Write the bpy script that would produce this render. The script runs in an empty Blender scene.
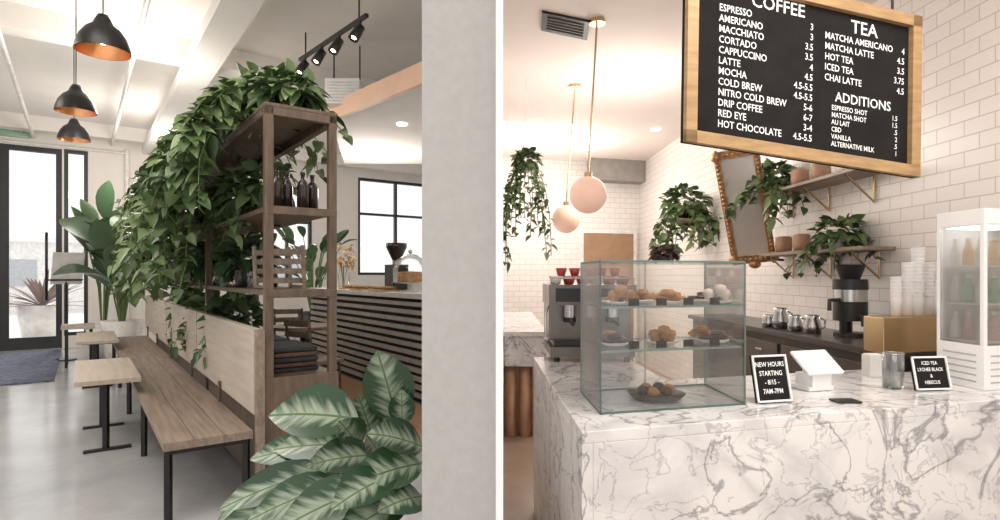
import bpy, math, random
from mathutils import Vector as V, Matrix
random.seed(7)
R=random.random
def U(a,b): return a+(b-a)*R()
S=bpy.context.scene
try:
    S.view_settings.view_transform='Standard'
    S.view_settings.look='None'
except Exception: pass
F=580.0; EYE=1.5
# ---------------------------------------------------------------- frames
def FW(u,v,z): return V((u,v,z))
def FL(u,v,z): return V((.81*u-.5865*v,.5865*u+.81*v,z))
def FR(u,v,z): return V((.965*u-.0345*v,.2625*u+.9994*v,z))
def iL(p): return (.81*p.x+.5865*p.y, -.5865*p.x+.81*p.y)
def iR(p):
    d=.965*.9994+.0345*.2625
    return ((p.x*.9994+.0345*p.y)/d,(.965*p.y-.2625*p.x)/d)
def pd(px,py,D): return V(((px-500)/F*D,D,EYE+(275-py)/F*D))
def pz(px,py,z):
    D=F*(EYE-z)/(py-275); return V(((px-500)/F*D,D,z))
# ---------------------------------------------------------------- materials
MATS={}
def newmat(name):
    m=bpy.data.materials.new(name); m.use_nodes=True
    return m,m.node_tree,m.node_tree.nodes['Principled BSDF']
def pm(name,c,rough=.5,metal=0,var=.12,scale=8,bump=0,emit=0,ec=None,spec=None,stretch=None):
    if name in MATS: return MATS[name]
    m,nt,b=newmat(name)
    tc=nt.nodes.new('ShaderNodeTexCoord'); n=nt.nodes.new('ShaderNodeTexNoise')
    mp=nt.nodes.new('ShaderNodeMapping'); nt.links.new(tc.outputs['Object'],mp.inputs[0])
    if stretch: mp.inputs['Scale'].default_value=stretch
    nt.links.new(mp.outputs[0],n.inputs['Vector'])
    n.inputs['Scale'].default_value=scale; n.inputs['Detail'].default_value=5
    r=nt.nodes.new('ShaderNodeValToRGB'); nt.links.new(n.outputs['Fac'],r.inputs[0])
    r.color_ramp.elements[0].position=.3; r.color_ramp.elements[1].position=.7
    r.color_ramp.elements[0].color=(*[x*(1-var) for x in c],1)
    r.color_ramp.elements[1].color=(*[min(1,x*(1+var)) for x in c],1)
    nt.links.new(r.outputs[0],b.inputs['Base Color'])
    b.inputs['Roughness'].default_value=rough; b.inputs['Metallic'].default_value=metal
    if spec is not None: b.inputs['Specular IOR Level'].default_value=spec
    if bump:
        bp=nt.nodes.new('ShaderNodeBump'); bp.inputs['Strength'].default_value=bump; bp.inputs['Distance'].default_value=.01
        nt.links.new(n.outputs['Fac'],bp.inputs['Height']); nt.links.new(bp.outputs[0],b.inputs['Normal'])
    if emit:
        b.inputs['Emission Color'].default_value=(*(ec or c),1); b.inputs['Emission Strength'].default_value=emit
    MATS[name]=m; return m
def glassmat(name,tint=(.985,.993,.99),gl=.12,rough=.02):
    m=bpy.data.materials.new(name); m.use_nodes=True; nt=m.node_tree; nt.nodes.clear()
    o=nt.nodes.new('ShaderNodeOutputMaterial'); mx=nt.nodes.new('ShaderNodeMixShader')
    t=nt.nodes.new('ShaderNodeBsdfTransparent'); g=nt.nodes.new('ShaderNodeBsdfGlossy')
    fr=nt.nodes.new('ShaderNodeFresnel'); fr.inputs[0].default_value=1.35
    ad=nt.nodes.new('ShaderNodeMath'); ad.operation='MULTIPLY_ADD'; ad.inputs[1].default_value=.7; ad.inputs[2].default_value=gl*.3
    nt.links.new(fr.outputs[0],ad.inputs[0])
    t.inputs[0].default_value=(*tint,1); g.inputs['Roughness'].default_value=rough
    nt.links.new(ad.outputs[0],mx.inputs[0]); nt.links.new(t.outputs[0],mx.inputs[1]); nt.links.new(g.outputs[0],mx.inputs[2])
    nt.links.new(mx.outputs[0],o.inputs[0]); return m
def marble():
    m,nt,b=newmat('marble')
    tc=nt.nodes.new('ShaderNodeTexCoord')
    mp=nt.nodes.new('ShaderNodeMapping'); mp.inputs['Rotation'].default_value=(.3,.7,.4); mp.inputs['Scale'].default_value=(1,1,1.25)
    nt.links.new(tc.outputs['Object'],mp.inputs[0])
    def vein(scale,w,dark,dist):
        n=nt.nodes.new('ShaderNodeTexNoise'); n.inputs['Scale'].default_value=scale; n.inputs['Detail'].default_value=8
        n.inputs['Roughness'].default_value=.52; n.inputs['Distortion'].default_value=dist
        nt.links.new(mp.outputs[0],n.inputs['Vector'])
        s=nt.nodes.new('ShaderNodeMath'); s.operation='SUBTRACT'; s.inputs[1].default_value=.5; nt.links.new(n.outputs['Fac'],s.inputs[0])
        a=nt.nodes.new('ShaderNodeMath'); a.operation='ABSOLUTE'; nt.links.new(s.outputs[0],a.inputs[0])
        r=nt.nodes.new('ShaderNodeValToRGB'); nt.links.new(a.outputs[0],r.inputs[0])
        r.color_ramp.elements[0].position=0; r.color_ramp.elements[0].color=(*dark,1)
        r.color_ramp.elements[1].position=w; r.color_ramp.elements[1].color=(1,1,1,1)
        return r
    a=vein(2.6,.022,(.42,.42,.45),1.0); c=vein(6.5,.016,(.66,.66,.68),.7); d=vein(1.8,.11,(.80,.80,.82),.8)
    m1=nt.nodes.new('ShaderNodeMixRGB'); m1.blend_type='MULTIPLY'; m1.inputs[0].default_value=1
    nt.links.new(a.outputs[0],m1.inputs[1]); nt.links.new(c.outputs[0],m1.inputs[2])
    m2=nt.nodes.new('ShaderNodeMixRGB'); m2.blend_type='MULTIPLY'; m2.inputs[0].default_value=1
    nt.links.new(m1.outputs[0],m2.inputs[1]); nt.links.new(d.outputs[0],m2.inputs[2])
    m3=nt.nodes.new('ShaderNodeMixRGB'); m3.blend_type='MULTIPLY'; m3.inputs[0].default_value=1
    m3.inputs[2].default_value=(.90,.885,.875,1); nt.links.new(m2.outputs[0],m3.inputs[1])
    nt.links.new(m3.outputs[0],b.inputs['Base Color']); b.inputs['Roughness'].default_value=.15
    return m
def tilemat():
    m,nt,b=newmat('white_subway_tile')
    uv=nt.nodes.new('ShaderNodeUVMap'); uv.uv_map='UVMap'
    br=nt.nodes.new('ShaderNodeTexBrick'); nt.links.new(uv.outputs[0],br.inputs['Vector'])
    br.inputs['Scale'].default_value=1; br.inputs['Brick Width'].default_value=.2; br.inputs['Row Height'].default_value=.088
    br.inputs['Mortar Size'].default_value=.004; br.inputs['Mortar Smooth'].default_value=.3
    br.inputs['Color1'].default_value=(.84,.785,.74,1); br.inputs['Color2'].default_value=(.80,.745,.70,1); br.inputs['Mortar'].default_value=(.58,.52,.48,1)
    nt.links.new(br.outputs['Color'],b.inputs['Base Color']); b.inputs['Roughness'].default_value=.3
    bp=nt.nodes.new('ShaderNodeBump'); bp.inputs['Strength'].default_value=.4; bp.inputs['Distance'].default_value=.003; bp.invert=True
    nt.links.new(br.outputs['Fac'],bp.inputs['Height']); nt.links.new(bp.outputs[0],b.inputs['Normal'])
    return m
def concrete():
    m,nt,b=newmat('polished_concrete')
    tc=nt.nodes.new('ShaderNodeTexCoord'); n=nt.nodes.new('ShaderNodeTexNoise'); nt.links.new(tc.outputs['Object'],n.inputs['Vector'])
    n.inputs['Scale'].default_value=1.3; n.inputs['Detail'].default_value=9; n.inputs['Roughness'].default_value=.65
    r=nt.nodes.new('ShaderNodeValToRGB'); nt.links.new(n.outputs['Fac'],r.inputs[0])
    r.color_ramp.elements[0].position=.3; r.color_ramp.elements[0].color=(.31,.31,.315,1)
    r.color_ramp.elements[1].position=.7; r.color_ramp.elements[1].color=(.46,.455,.45,1)
    nt.links.new(r.outputs[0],b.inputs['Base Color']); b.inputs['Roughness'].default_value=.16
    return m
def leafmat(name,c1,c2,stripe=None,rough=.4):
    m,nt,b=newmat(name)
    g=nt.nodes.new('ShaderNodeNewGeometry'); mx=nt.nodes.new('ShaderNodeMixRGB')
    nt.links.new(g.outputs['Random Per Island'],mx.inputs[0]); mx.inputs[1].default_value=(*c1,1); mx.inputs[2].default_value=(*c2,1)
    out=mx.outputs[0]
    if stripe:
        uv=nt.nodes.new('ShaderNodeUVMap'); uv.uv_map='UVMap'
        sp=nt.nodes.new('ShaderNodeSeparateXYZ'); nt.links.new(uv.outputs[0],sp.inputs[0])
        ab=nt.nodes.new('ShaderNodeMath'); ab.operation='ABSOLUTE'; nt.links.new(sp.outputs[0],ab.inputs[0])
        # slanted feather stripes: coordinate along leaf minus distance from midrib
        sl=nt.nodes.new('ShaderNodeMath'); sl.operation='MULTIPLY_ADD'; sl.inputs[1].default_value=-.28
        nt.links.new(ab.outputs[0],sl.inputs[0]); nt.links.new(sp.outputs[1],sl.inputs[2])
        cb=nt.nodes.new('ShaderNodeCombineXYZ'); nt.links.new(ab.outputs[0],cb.inputs[0]); nt.links.new(sl.outputs[0],cb.inputs[1])
        rnd=nt.nodes.new('ShaderNodeMath'); rnd.operation='MULTIPLY'; rnd.inputs[1].default_value=20; nt.links.new(g.outputs['Random Per Island'],rnd.inputs[0]); nt.links.new(rnd.outputs[0],cb.inputs[2])
        n=nt.nodes.new('ShaderNodeTexNoise'); mpp=nt.nodes.new('ShaderNodeMapping'); mpp.inputs['Scale'].default_value=(.8,11,1)
        nt.links.new(cb.outputs[0],mpp.inputs[0]); nt.links.new(mpp.outputs[0],n.inputs['Vector']); n.inputs['Scale'].default_value=1.2; n.inputs['Detail'].default_value=2
        s=nt.nodes.new('ShaderNodeMath'); s.operation='MULTIPLY_ADD'; s.inputs[1].default_value=.62; nt.links.new(ab.outputs[0],s.inputs[0]); nt.links.new(n.outputs['Fac'],s.inputs[2])
        r=nt.nodes.new('ShaderNodeValToRGB'); nt.links.new(s.outputs[0],r.inputs[0])
        r.color_ramp.elements[0].position=.5; r.color_ramp.elements[0].color=(1,1,1,1)
        r.color_ramp.elements[1].position=.85; r.color_ramp.elements[1].color=(0,0,0,1)
        m2=nt.nodes.new('ShaderNodeMixRGB'); nt.links.new(r.outputs[0],m2.inputs[0]); nt.links.new(out,m2.inputs[1]); m2.inputs[2].default_value=(*stripe,1)
        # dark midrib
        rb=nt.nodes.new('ShaderNodeMath'); rb.operation='LESS_THAN'; rb.inputs[1].default_value=.04; nt.links.new(ab.outputs[0],rb.inputs[0])
        m3=nt.nodes.new('ShaderNodeMixRGB'); nt.links.new(rb.outputs[0],m3.inputs[0]); nt.links.new(m2.outputs[0],m3.inputs[1]); m3.inputs[2].default_value=(.10,.17,.07,1)
        out=m3.outputs[0]
    nt.links.new(out,b.inputs['Base Color']); b.inputs['Roughness'].default_value=rough
    return m
wallp=pm('wall_paint',(.82,.775,.72),.8,var=.03,scale=3,bump=.05)
ceilp=pm('ceiling_paint',(.80,.76,.715),.85,var=.03,scale=2)
ceilr=pm('ceiling_paint_warm',(.79,.71,.66),.85,var=.02,scale=2)
plaster=pm('plaster',(.53,.505,.48),.9,var=.035,scale=45,bump=.35)
white=pm('white_paint',(.93,.92,.91),.6,var=.01)
gutter=pm('bright_white_paint',(1,1,1),.7,var=0)
conc=concrete(); marb=marble(); tile=tilemat()
dark=pm('black_metal',(.03,.028,.027),.4,.6,var=.1)
dframe=pm('dark_door_frame',(.03,.03,.032),.45,0)
dwood=pm('dark_walnut',(.115,.075,.05),.5,var=.3,scale=4,stretch=(6,6,1.2),bump=.1)
gwood=pm('weathered_wood',(.24,.18,.135),.5,var=.3,scale=2.2,stretch=(16,1,8),bump=.1)
lwood=pm('pale_wood',(.45,.38,.31),.6,var=.12,scale=2,stretch=(14,1,12),bump=.05)
owood=pm('oak_frame',(.50,.32,.16),.5,var=.2,scale=9,stretch=(1,1,5))
peach=pm('peach_wood',(.80,.52,.36),.6,var=.06,scale=3)
copper=pm('copper',(.80,.40,.2),.3,1,var=.08)
brass=pm('brass',(.62,.45,.25),.22,1,var=.02)
cpanel=pm('copper_panel',(.48,.29,.19),.35,.6,var=.1)
steel=pm('steel',(.55,.55,.55),.25,1,var=.05)
dsteel=pm('dark_steel',(.2,.17,.155),.3,.9,var=.1)
black=pm('black_plastic',(.018,.017,.017),.35)
slate=pm('chalkboard',(.018,.016,.016),.8,var=.2,spec=.15)
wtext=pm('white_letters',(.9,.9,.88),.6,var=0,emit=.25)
red=pm('red_ceramic',(.45,.06,.05),.3)
blush=pm('blush_glass_shade',(.88,.60,.47),.4,var=.02,scale=2,emit=.3,ec=(.9,.55,.42))
terra=pm('terracotta',(.42,.24,.15),.6)
cream=pm('cream_ceramic',(.78,.75,.71),.45)
clear=glassmat('clear_glass'); gedge=pm('green_glass_edge',(.2,.3,.265),.2,var=.05)
wing=glassmat('window_glass',(.97,.98,.99),.04)
mirr=pm('pale_reflection_mirror',(.97,.95,.92),.2,.65,var=0)  # pale, part-diffuse base colour stands in for a bright reflection
amber=pm('dark_amber_glass',(.03,.018,.012),.1)
glow=pm('lamp_glow',(1,.85,.65),.5,emit=20,ec=(1,.75,.45),var=0)
whiteglow=pm('skylight_glow',(1,1,1),.5,emit=3.0,var=0)
tanfloor=pm('tan_floor',(.44,.33,.25),.4,var=.15,scale=4)
rugm=pm('navy_rug',(.09,.10,.14),.95,var=.6,scale=14)
mulch=pm('soil',(.05,.035,.025),.9)
bread=pm('baked_pastry',(.42,.2,.08),.6,var=.3,scale=30)
choc=pm('chocolate',(.08,.035,.02),.5)
icing=pm('icing',(.78,.66,.58),.5)
asphalt=pm('pavement',(.75,.73,.71),.9)
stucco=pm('stucco',(.9,.88,.85),.9)
pothos=leafmat('pothos_leaf',(.04,.08,.026),(.165,.235,.09))
darkleaf=leafmat('dark_leaf',(.028,.065,.03),(.085,.15,.065),rough=.35)
varieg=leafmat('variegated_leaf',(.018,.045,.022),(.035,.085,.036),stripe=(.34,.40,.29),rough=.28)
oliveleaf=leafmat('broad_leaf',(.035,.07,.04),(.11,.17,.095),rough=.35)
stem=pm('stem',(.12,.18,.06),.5)
# ---------------------------------------------------------------- builder
class B:
    def __init__(s,name,fr=FW,bev=0):
        s.n=name; s.f=fr; s.bev=bev; s.v=[]; s.fc=[]; s.mi=[]; s.sm=[]; s.uv=[]; s.m=[]
    def add(s,vs,fs,m,sm=False,uvs=None):
        if m not in s.m: s.m.append(m)
        k=s.m.index(m); o=len(s.v); s.v+= [V(x) for x in vs]
        for i,f in enumerate(fs):
            s.fc.append([o+j for j in f]); s.mi.append(k); s.sm.append(sm)
            s.uv.append([uvs[j] for j in f] if uvs else [(0,0)]*len(f))
    def hexa(s,c,m):
        s.add(c,[(3,2,1,0),(4,5,6,7),(0,1,5,4),(1,2,6,5),(2,3,7,6),(3,0,4,7)],m)
    def box(s,u0,u1,v0,v1,z0,z1,m):
        if u0>u1:u0,u1=u1,u0
        if v0>v1:v0,v1=v1,v0
        s.hexa([s.f(u0,v0,z0),s.f(u1,v0,z0),s.f(u1,v1,z0),s.f(u0,v1,z0),s.f(u0,v0,z1),s.f(u1,v0,z1),s.f(u1,v1,z1),s.f(u0,v1,z1)],m)
    def tbox(s,u0,u1,v0,v1,z0,z1,m):
        cs=[(u0,v0),(u1,v0),(u1,v1),(u0,v1)]
        for i in range(4):
            a=cs[i];b=cs[(i+1)%4]; ln=(s.f(*a,0)-s.f(*b,0)).length
            s.add([s.f(*a,z0),s.f(*b,z0),s.f(*b,z1),s.f(*a,z1)],[(0,1,2,3)],m,uvs=[(0,z0),(ln,z0),(ln,z1),(0,z1)])
        s.add([s.f(*c,z1) for c in cs],[(0,1,2,3)],m,uvs=[(0,0)]*4)
    def prism(s,poly,z0,z1,m):
        n=len(poly); vs=[V((*p,z0)) for p in poly]+[V((*p,z1)) for p in poly]
        s.add(vs,[tuple(range(n))[::-1],tuple(range(n,2*n))]+[(i,(i+1)%n,n+(i+1)%n,n+i) for i in range(n)],m)
    def beam(s,p,q,w,h,m,up=V((0,0,1))):
        p=V(p);q=V(q); d=(q-p).normalized()
        if abs(d.dot(up))>.98: up=V((1,0,0))
        a=d.cross(up).normalized()*w/2; b=a.cross(d).normalized()*h/2
        s.hexa([p-a-b,p+a-b,p+a+b,p-a+b,q-a-b,q+a-b,q+a+b,q-a+b],m)
    def slab(s,o,x,y,t,m):
        o=V(o); s.hexa([o,o+x,o+x+y,o+y,o+t,o+x+t,o+x+y+t,o+y+t],m)
    def tube(s,pts,r,m,n=8,cap=True):
        pts=[V(p) for p in pts]; rs=r if isinstance(r,(list,tuple)) else [r]*len(pts)
        vs=[]; ref=None
        for i,p in enumerate(pts):
            d=(pts[min(i+1,len(pts)-1)]-pts[max(i-1,0)]).normalized()
            if ref is None: ref=V((1,0,0)) if abs(d.x)<.8 else V((0,1,0))
            a=(ref-d*ref.dot(d)).normalized(); ref=a; b=d.cross(a)
            for k in range(n):
                t=2*math.pi*k/n; vs.append(p+(a*math.cos(t)+b*math.sin(t))*rs[i])
        fs=[(i*n+k,i*n+(k+1)%n,(i+1)*n+(k+1)%n,(i+1)*n+k) for i in range(len(pts)-1) for k in range(n)]
        s.add(vs,fs,m,True)
        if cap: s.add(vs,[tuple(range(n))[::-1],tuple(range(len(vs)-n,len(vs)))],m)
    def lathe(s,c,prof,m,n=24,axis=V((0,0,1)),sx=1):
        c=V(c); ax=axis.normalized(); a=ax.orthogonal().normalized(); b=ax.cross(a); vs=[]
        if ax.z>.99: a=V((1,0,0)); b=V((0,1,0))
        for r,z in prof:
            for k in range(n):
                t=2*math.pi*k/n; vs.append(c+ax*z+(a*math.cos(t)*sx+b*math.sin(t))*r)
        fs=[(i*n+k,i*n+(k+1)%n,(i+1)*n+(k+1)%n,(i+1)*n+k) for i in range(len(prof)-1) for k in range(n)]
        s.add(vs,fs,m,True)
    def cyl(s,c,r,h,m,n=20,r2=None):
        r2=r if r2 is None else r2
        s.lathe(c,[(0.0001,0),(r,0)],m,n); s.lathe(c,[(r,0),(r2,h)],m,n); s.lathe(c,[(r2,h),(0.0001,h)],m,n)
    def ball(s,c,r,m,n=20,sz=1):
        k=n//2; s.lathe(c,[(max(1e-4,r*math.sin(math.pi*i/k)),-r*sz*math.cos(math.pi*i/k)) for i in range(k+1)],m,n)
    def torus(s,c,R0,r,m,n=20,k=8,axis=V((0,0,1))):
        s.lathe(c,[(R0+r*math.cos(2*math.pi*i/k),r*math.sin(2*math.pi*i/k)) for i in range(k+1)],m,n,axis)
    def leaf(s,p,d,n,L,W,m,droop=.25,heart=True,seg=None):
        d=d.normalized(); sd=d.cross(n)
        if sd.length<.05: sd=d.cross(V((.3,.9,.2)))
        sd.normalize(); n=sd.cross(d).normalized()
        prof=[(0,.05),(.08,.72),(.3,1),(.6,.78),(.85,.32),(1,0)] if heart else [(0,.04),(.08,.4),(.2,.75),(.35,.95),(.5,1),(.65,.9),(.8,.62),(.92,.28),(1,0)]
        vs=[];uv=[]
        for t,w in prof:
            c=p+d*L*t-V((0,0,1))*droop*L*t*t
            e=n*(W*.16*w)
            vs+=[c-sd*W*w*.5+e,c,c+sd*W*w*.5+e]; uv+=[(-w,t),(0,t),(w,t)]
        fs=[]
        for i in range(len(prof)-1):
            a=i*3; fs+=[(a,a+1,a+4,a+3),(a+1,a+2,a+5,a+4)]
        s.add(vs,fs,m,True,uv)
    def text(s,body,o,x,y,size,m,align='LEFT',ext=.001,sx=1):
        c=bpy.data.curves.new('t','FONT'); c.body=body; c.size=size; c.align_x=align; c.resolution_u=2; c.offset=size*.01
        ob=bpy.data.objects.new('t',c); S.collection.objects.link(ob)
        dg=bpy.context.evaluated_depsgraph_get(); me=bpy.data.meshes.new_from_object(ob.evaluated_get(dg))
        x=x.normalized(); y=y.normalized(); nn=x.cross(y)
        s.add([V(o)+x*v.co.x*sx+y*v.co.y+nn*ext for v in me.vertices],[tuple(p.vertices) for p in me.polygons],m)
        bpy.data.objects.remove(ob); bpy.data.curves.remove(c); bpy.data.meshes.remove(me)
    def done(s):
        ang={FL:math.atan2(.5865,.81),FR:.0345}.get(s.f,0)
        Rm=Matrix.Rotation(-ang,3,'Z'); vs=[Rm@v for v in s.v]
        xs=[v.x for v in vs];ys=[v.y for v in vs];zs=[v.z for v in vs]
        o=V(((min(xs)+max(xs))/2,(min(ys)+max(ys))/2,min(zs)))
        me=bpy.data.meshes.new(s.n); me.from_pydata([v-o for v in vs],[],s.fc)
        for m in s.m: me.materials.append(m)
        me.polygons.foreach_set('material_index',s.mi); me.polygons.foreach_set('use_smooth',s.sm)
        ul=me.uv_layers.new(name='UVMap'); fl=[c for f in s.uv for q in f for c in q]
        ul.data.foreach_set('uv',fl); me.update()
        ob=bpy.data.objects.new(s.n,me); ob.location=Rm.transposed()@o; ob.rotation_euler=(0,0,ang); S.collection.objects.link(ob)
        if s.bev:
            b=ob.modifiers.new('b','BEVEL'); b.width=s.bev; b.segments=2; b.limit_method='ANGLE'; b.angle_limit=1
        return ob
def strand(b,p,length,m,lsz=.1,out=V((0,0,0)),step=.05,wob=.35):
    p=V(p); d=(out+V((0,0,-.2))).normalized() if out.length>0 else V((0,0,-1)); pts=[p.copy()]; L=0
    while L<length:
        d=(d+V((U(-wob,wob),U(-wob,wob),-.35))*.5).normalized(); p=p+d*step; L+=step; pts.append(p.copy())
        ld=V((U(-1,1),U(-1,1),U(-.7,.35)))
        b.leaf(p,ld,V((U(-.5,.5),U(-.8,.2),1)),lsz*U(.7,1.25),lsz*U(.6,.95),m,U(.2,.6))
    b.tube(pts,.004,stem,4,False)
def bush(b,c,r,n,m,lsz=.1,sz=1):
    for i in range(n):
        d=V((U(-1,1),U(-1,1),U(-.5,1)))
        if d.length>1 or d.length<.2: d=d.normalized()*U(.5,1)
        p=V(c)+V((d.x*r,d.y*r,d.z*r*sz))
        b.leaf(p,d+V((U(-.6,.6),U(-.6,.6),U(-.5,.2))),V((U(-.6,.6),U(-.9,.3),1)),lsz*U(.7,1.3),lsz*U(.6,.95),m,U(.1,.5))
# ================================================================ SHELL
HL=4.6; HR=3.4; VW=14.9
b=B('wall_partition'); b.box(-.0072,.0055,1.0,18.3,0,HL,gutter); b.done()
b=B('wall_pillar'); b.box(-.175,-.0075,1.3,2.0,0,HL,plaster); b.done()
far_l=FL(-4,VW,0)
b=B('floor'); b.prism([(-.0001,-1.5),(-.0001,18.4),(far_l.x,far_l.y),tuple(FL(-4,-1,0))[:2]],-.1,0,conc); b.done()
b=B('ceiling'); b.prism([(-.0,.2),(-.0,18.4),(far_l.x,far_l.y),tuple(FL(-4,3,0))[:2]],HL,HL+.1,ceilp); b.done()
def upx(px,v=VW):
    k=(px-500)/F; return (.5865*v+k*.81*v)/(.81-k*.5865)
def zat(px,py,v=VW):
    u=upx(px,v); D=.5865*u+.81*v; return EYE+(275-py)/F*D
ops=[(-3.4,upx(-2)-.35,.0,3.9),(upx(-2),upx(62),0,zat(30,146)),(upx(64)+.0,upx(88),.25,zat(75,150)),
     (upx(262),upx(312),1.3,zat(285,186)),(upx(358),upx(432),1.5,zat(395,181))]
b=B('wall_far',FL); cur=-4
for (a,c,z0,z1) in ops:
    b.box(cur,a,VW,VW+.25,0,HL,wallp)
    if z0>0: b.box(a,c,VW,VW+.25,0,z0,wallp)
    b.box(a,c,VW,VW+.25,z1,HL,wallp); cur=c
b.box(cur,10.79,VW,VW+.25,0,HL,wallp); b.done()
wn=0
for i,(a,c,z0,z1) in enumerate(ops):
    nm='door_1' if i==1 else 'window_%d'%(wn:=wn+1)
    b=B(nm,FL); t=.1 if i==1 else .07
    b.box(a,a+t,VW+.02,VW+.14,z0,z1,dframe); b.box(c-t,c,VW+.02,VW+.14,z0,z1,dframe)
    b.box(a+t,c-t,VW+.02,VW+.14,z1-t,z1,dframe); b.box(a+t,c-t,VW+.02,VW+.14,z0,z0+(.25 if i==1 else t),dframe)
    if i in(0,3,4):
        mu=(a+c)/2; b.box(mu-.03,mu+.03,VW+.02,VW+.14,z0,z1,dframe)
        b.box(a,c,VW+.02,VW+.14,z0+(z1-z0)*.62,z0+(z1-z0)*.62+.06,dframe)
    if i==1:
        b.box(a+t,a+.16,VW+.03,VW+.12,z0,z1,dframe)
        b.tube([FL(c-.25,VW+.03,1.0),FL(c-.25,VW-.04,1.05),FL(c-.25,VW-.04,2.3),FL(c-.25,VW+.03,2.35)],.025,dark)
    b.box(a+t,c-t,VW+.07,VW+.08,z0+t,z1-t,wing); b.done()
b=B('wall_left',FL)
b.box(-4.2,-4,3,VW+.25,0,.6,wallp); b.box(-4.2,-4,3,VW+.25,3.9,HL,wallp)
for v in (3,6,9,12,14.4): b.box(-4.2,-4,v,v+.5,.6,3.9,wallp)
b.done()
b=B('window_5',FL)
for v in (3.5,6.5,9.5,12.5):
    e=v+(2.5 if v<12 else 1.9)
    b.box(-4.12,-4.1,v,e,.6,3.9,wing)
    for z in(.6,2.2,3.84): b.box(-4.14,-4.08,v,e,z,z+.06,dframe)
    for w in(v,(v+e)/2,e-.06): b.box(-4.14,-4.08,w,w+.06,.6,3.9,dframe)
b.done()
b=B('street_ground'); b.box(-45,30,-2,60,-.2,-.105,asphalt); b.done()
b=B('street_building',FL); b.box(-12,14,34,38,-.105,3.0,stucco)
for u in range(-11,13,4): b.box(u,u+1.4,33.95,34,1,2.2,pm('street_window',(.5,.52,.54),.3))
b.box(-12.3,14.3,33.7,38.2,3.0,3.2,white); b.done()
b=B('trim_ceiling_beam',FL)
for v in (8.6,14.4): b.box(-4,FL(0,0,0).x+ (v*.5865/.81)-.02,v,v+.3,HL-.28,HL-.001,ceilp)
b.box(1.1,1.45,4,VW,HL-.45,HL-.28,ceilp)
b.done()
b=B('ceiling_conduit',FL)
for (u,z) in((-.75,HL-.35),(.55,HL-.33)): b.tube([FL(u,4,z),FL(u,VW-.05,z)],.03,cream)
b.tube([FL(upx(127),VW-.06,HL-.4),FL(upx(127),VW-.06,.02)],.05,cream); b.tube([FL(-3.5,VW-.06,4.12),FL(upx(127),VW-.06,4.12)],.03,cream)
b.done()
p0=pd(430,88,6.45); p0.z=3.6; p1=pd(329,122,7.96); p1.z=3.6
b=B('trim_peach_fascia'); q0=p0+(p0-p1)*.6; q0.x=min(q0.x,-.05)
b.beam(q0+V((0,0,.12)),p1+V((0,0,.12)),.06,.24,peach); b.done()
b=B('ceiling_dropped'); b.prism([(q0.x,q0.y+.06),(-.02,q0.y+.0),(-.02,11.0),(p1.x-.6,11.0),(p1.x+.02,p1.y+.06)],3.61,3.75,ceilp); b.done()
b=B('recessed_downlight')
c=pd(402,124,8.07); b.cyl(V((c.x,c.y,3.585)),.07,.025,whiteglow); b.done()
b=B('air_vent_box'); c=pd(340,92,7.6)
b.box(c.x-.2,c.x+.25,c.y,c.y+.5,c.z-.15,c.z+.18,white)
for k in range(7): b.box(c.x-.17,c.x+.22,c.y-.015,c.y+.001,c.z-.12+k*.04,c.z-.105+k*.04,cream)
for dx in(-.15,.2): b.tube([(c.x+dx,c.y+.25,c.z+.17),(c.x+dx,c.y+.25,HL)],.01,dark)
b.done()
b=B('exit_sign',FL); u=upx(14); zc=zat(14,127)
b.box(u-.24,u+.24,VW-.08,VW-.001,zc-.2,zc+.2,pm('exit_sign_face',(.35,.5,.4),.5))
b.text('EXIT',FL(u,VW-.085,zc-.1),V((.81,.5865,0)),V((0,0,1)),.28,pm('exit_green',(.03,.3,.12),.5,emit=.3),'CENTER',.002,.75); b.done()
b=B('entry_rug',FL); b.box(-1.9,-.3,10.3,14.4,0,.02,rugm); b.done()
b=B('floor_wood_inlay',FL); b.box(1.6,3.18,4.6,10.4,0,.006,pm('orange_oak_floor',(.5,.28,.15),.4,var=.15,scale=4,stretch=(6,1,1))); b.done()
# ================================================================ LEFT OBJECTS
US,UE,V0=.969,1.447,3.93
b=B('plant_shelf_unit',FL,.004); pw=.055
pv=[V0,6.1,8.3,10.5]
for v in pv:
    for u in(US,UE-pw): b.box(u,u+pw,v,v+pw,0,2.6,dwood)
L_=pv[-1]+pw
for z in(2.545,):
    for u in(US,UE-pw): b.box(u,u+pw,V0,L_,z,z+.055,dwood)
    for v in pv: b.box(US,UE,v,v+pw,z,z+.055,dwood)
b.box(US,UE,V0,L_,2.6,2.625,dwood)
for z in(1.95,1.40):
    b.box(US+.01,UE-.01,V0+.01,L_,z-.035,z,dwood)
    b.box(US,UE,V0-.003,V0+.03,z-.05,z+.003,dwood)
b.box(US+.01,UE-.01,V0+.01,L_,.78,.83,dwood)
b.box(US+.02,UE-.02,V0+.02,L_,.05,.78,dwood)
b.box(US-.003,UE+.01,V0-.01,V0+.04,0,.83,dwood)
b.done()
b=B('wooden_bench',FL,.004)
b.box(.40,.90,3.95,11.2,.45,.5,gwood)
for k in (1,2): b.box(.40+.166*k-.002,.40+.166*k+.002,3.94,11.2,.497,.502,black)
b.box(.905,.955,3.95,11.6,.60,1.15,lwood)
for v in(5.0,6.4,8,9.6,11): b.box(.885,.904,v,v+.05,.5,.66,dwood)
for v in(6.2,8.6): b.box(.903,.906,v,v+.006,.6,1.15,black)
b.box(.91,.962,3.9,3.949,0,1.15,gwood)
for v in(3.98,5.6,7.4,9.2,10.9):
    for u in(.41,.85): b.beam(FL(u+.02,v+.02,0),FL(u+.02,v+.02,.45),.035,.035,dark)
    b.box(.41,.88,v,v+.035,.42,.45,dark)
b.done()
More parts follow.
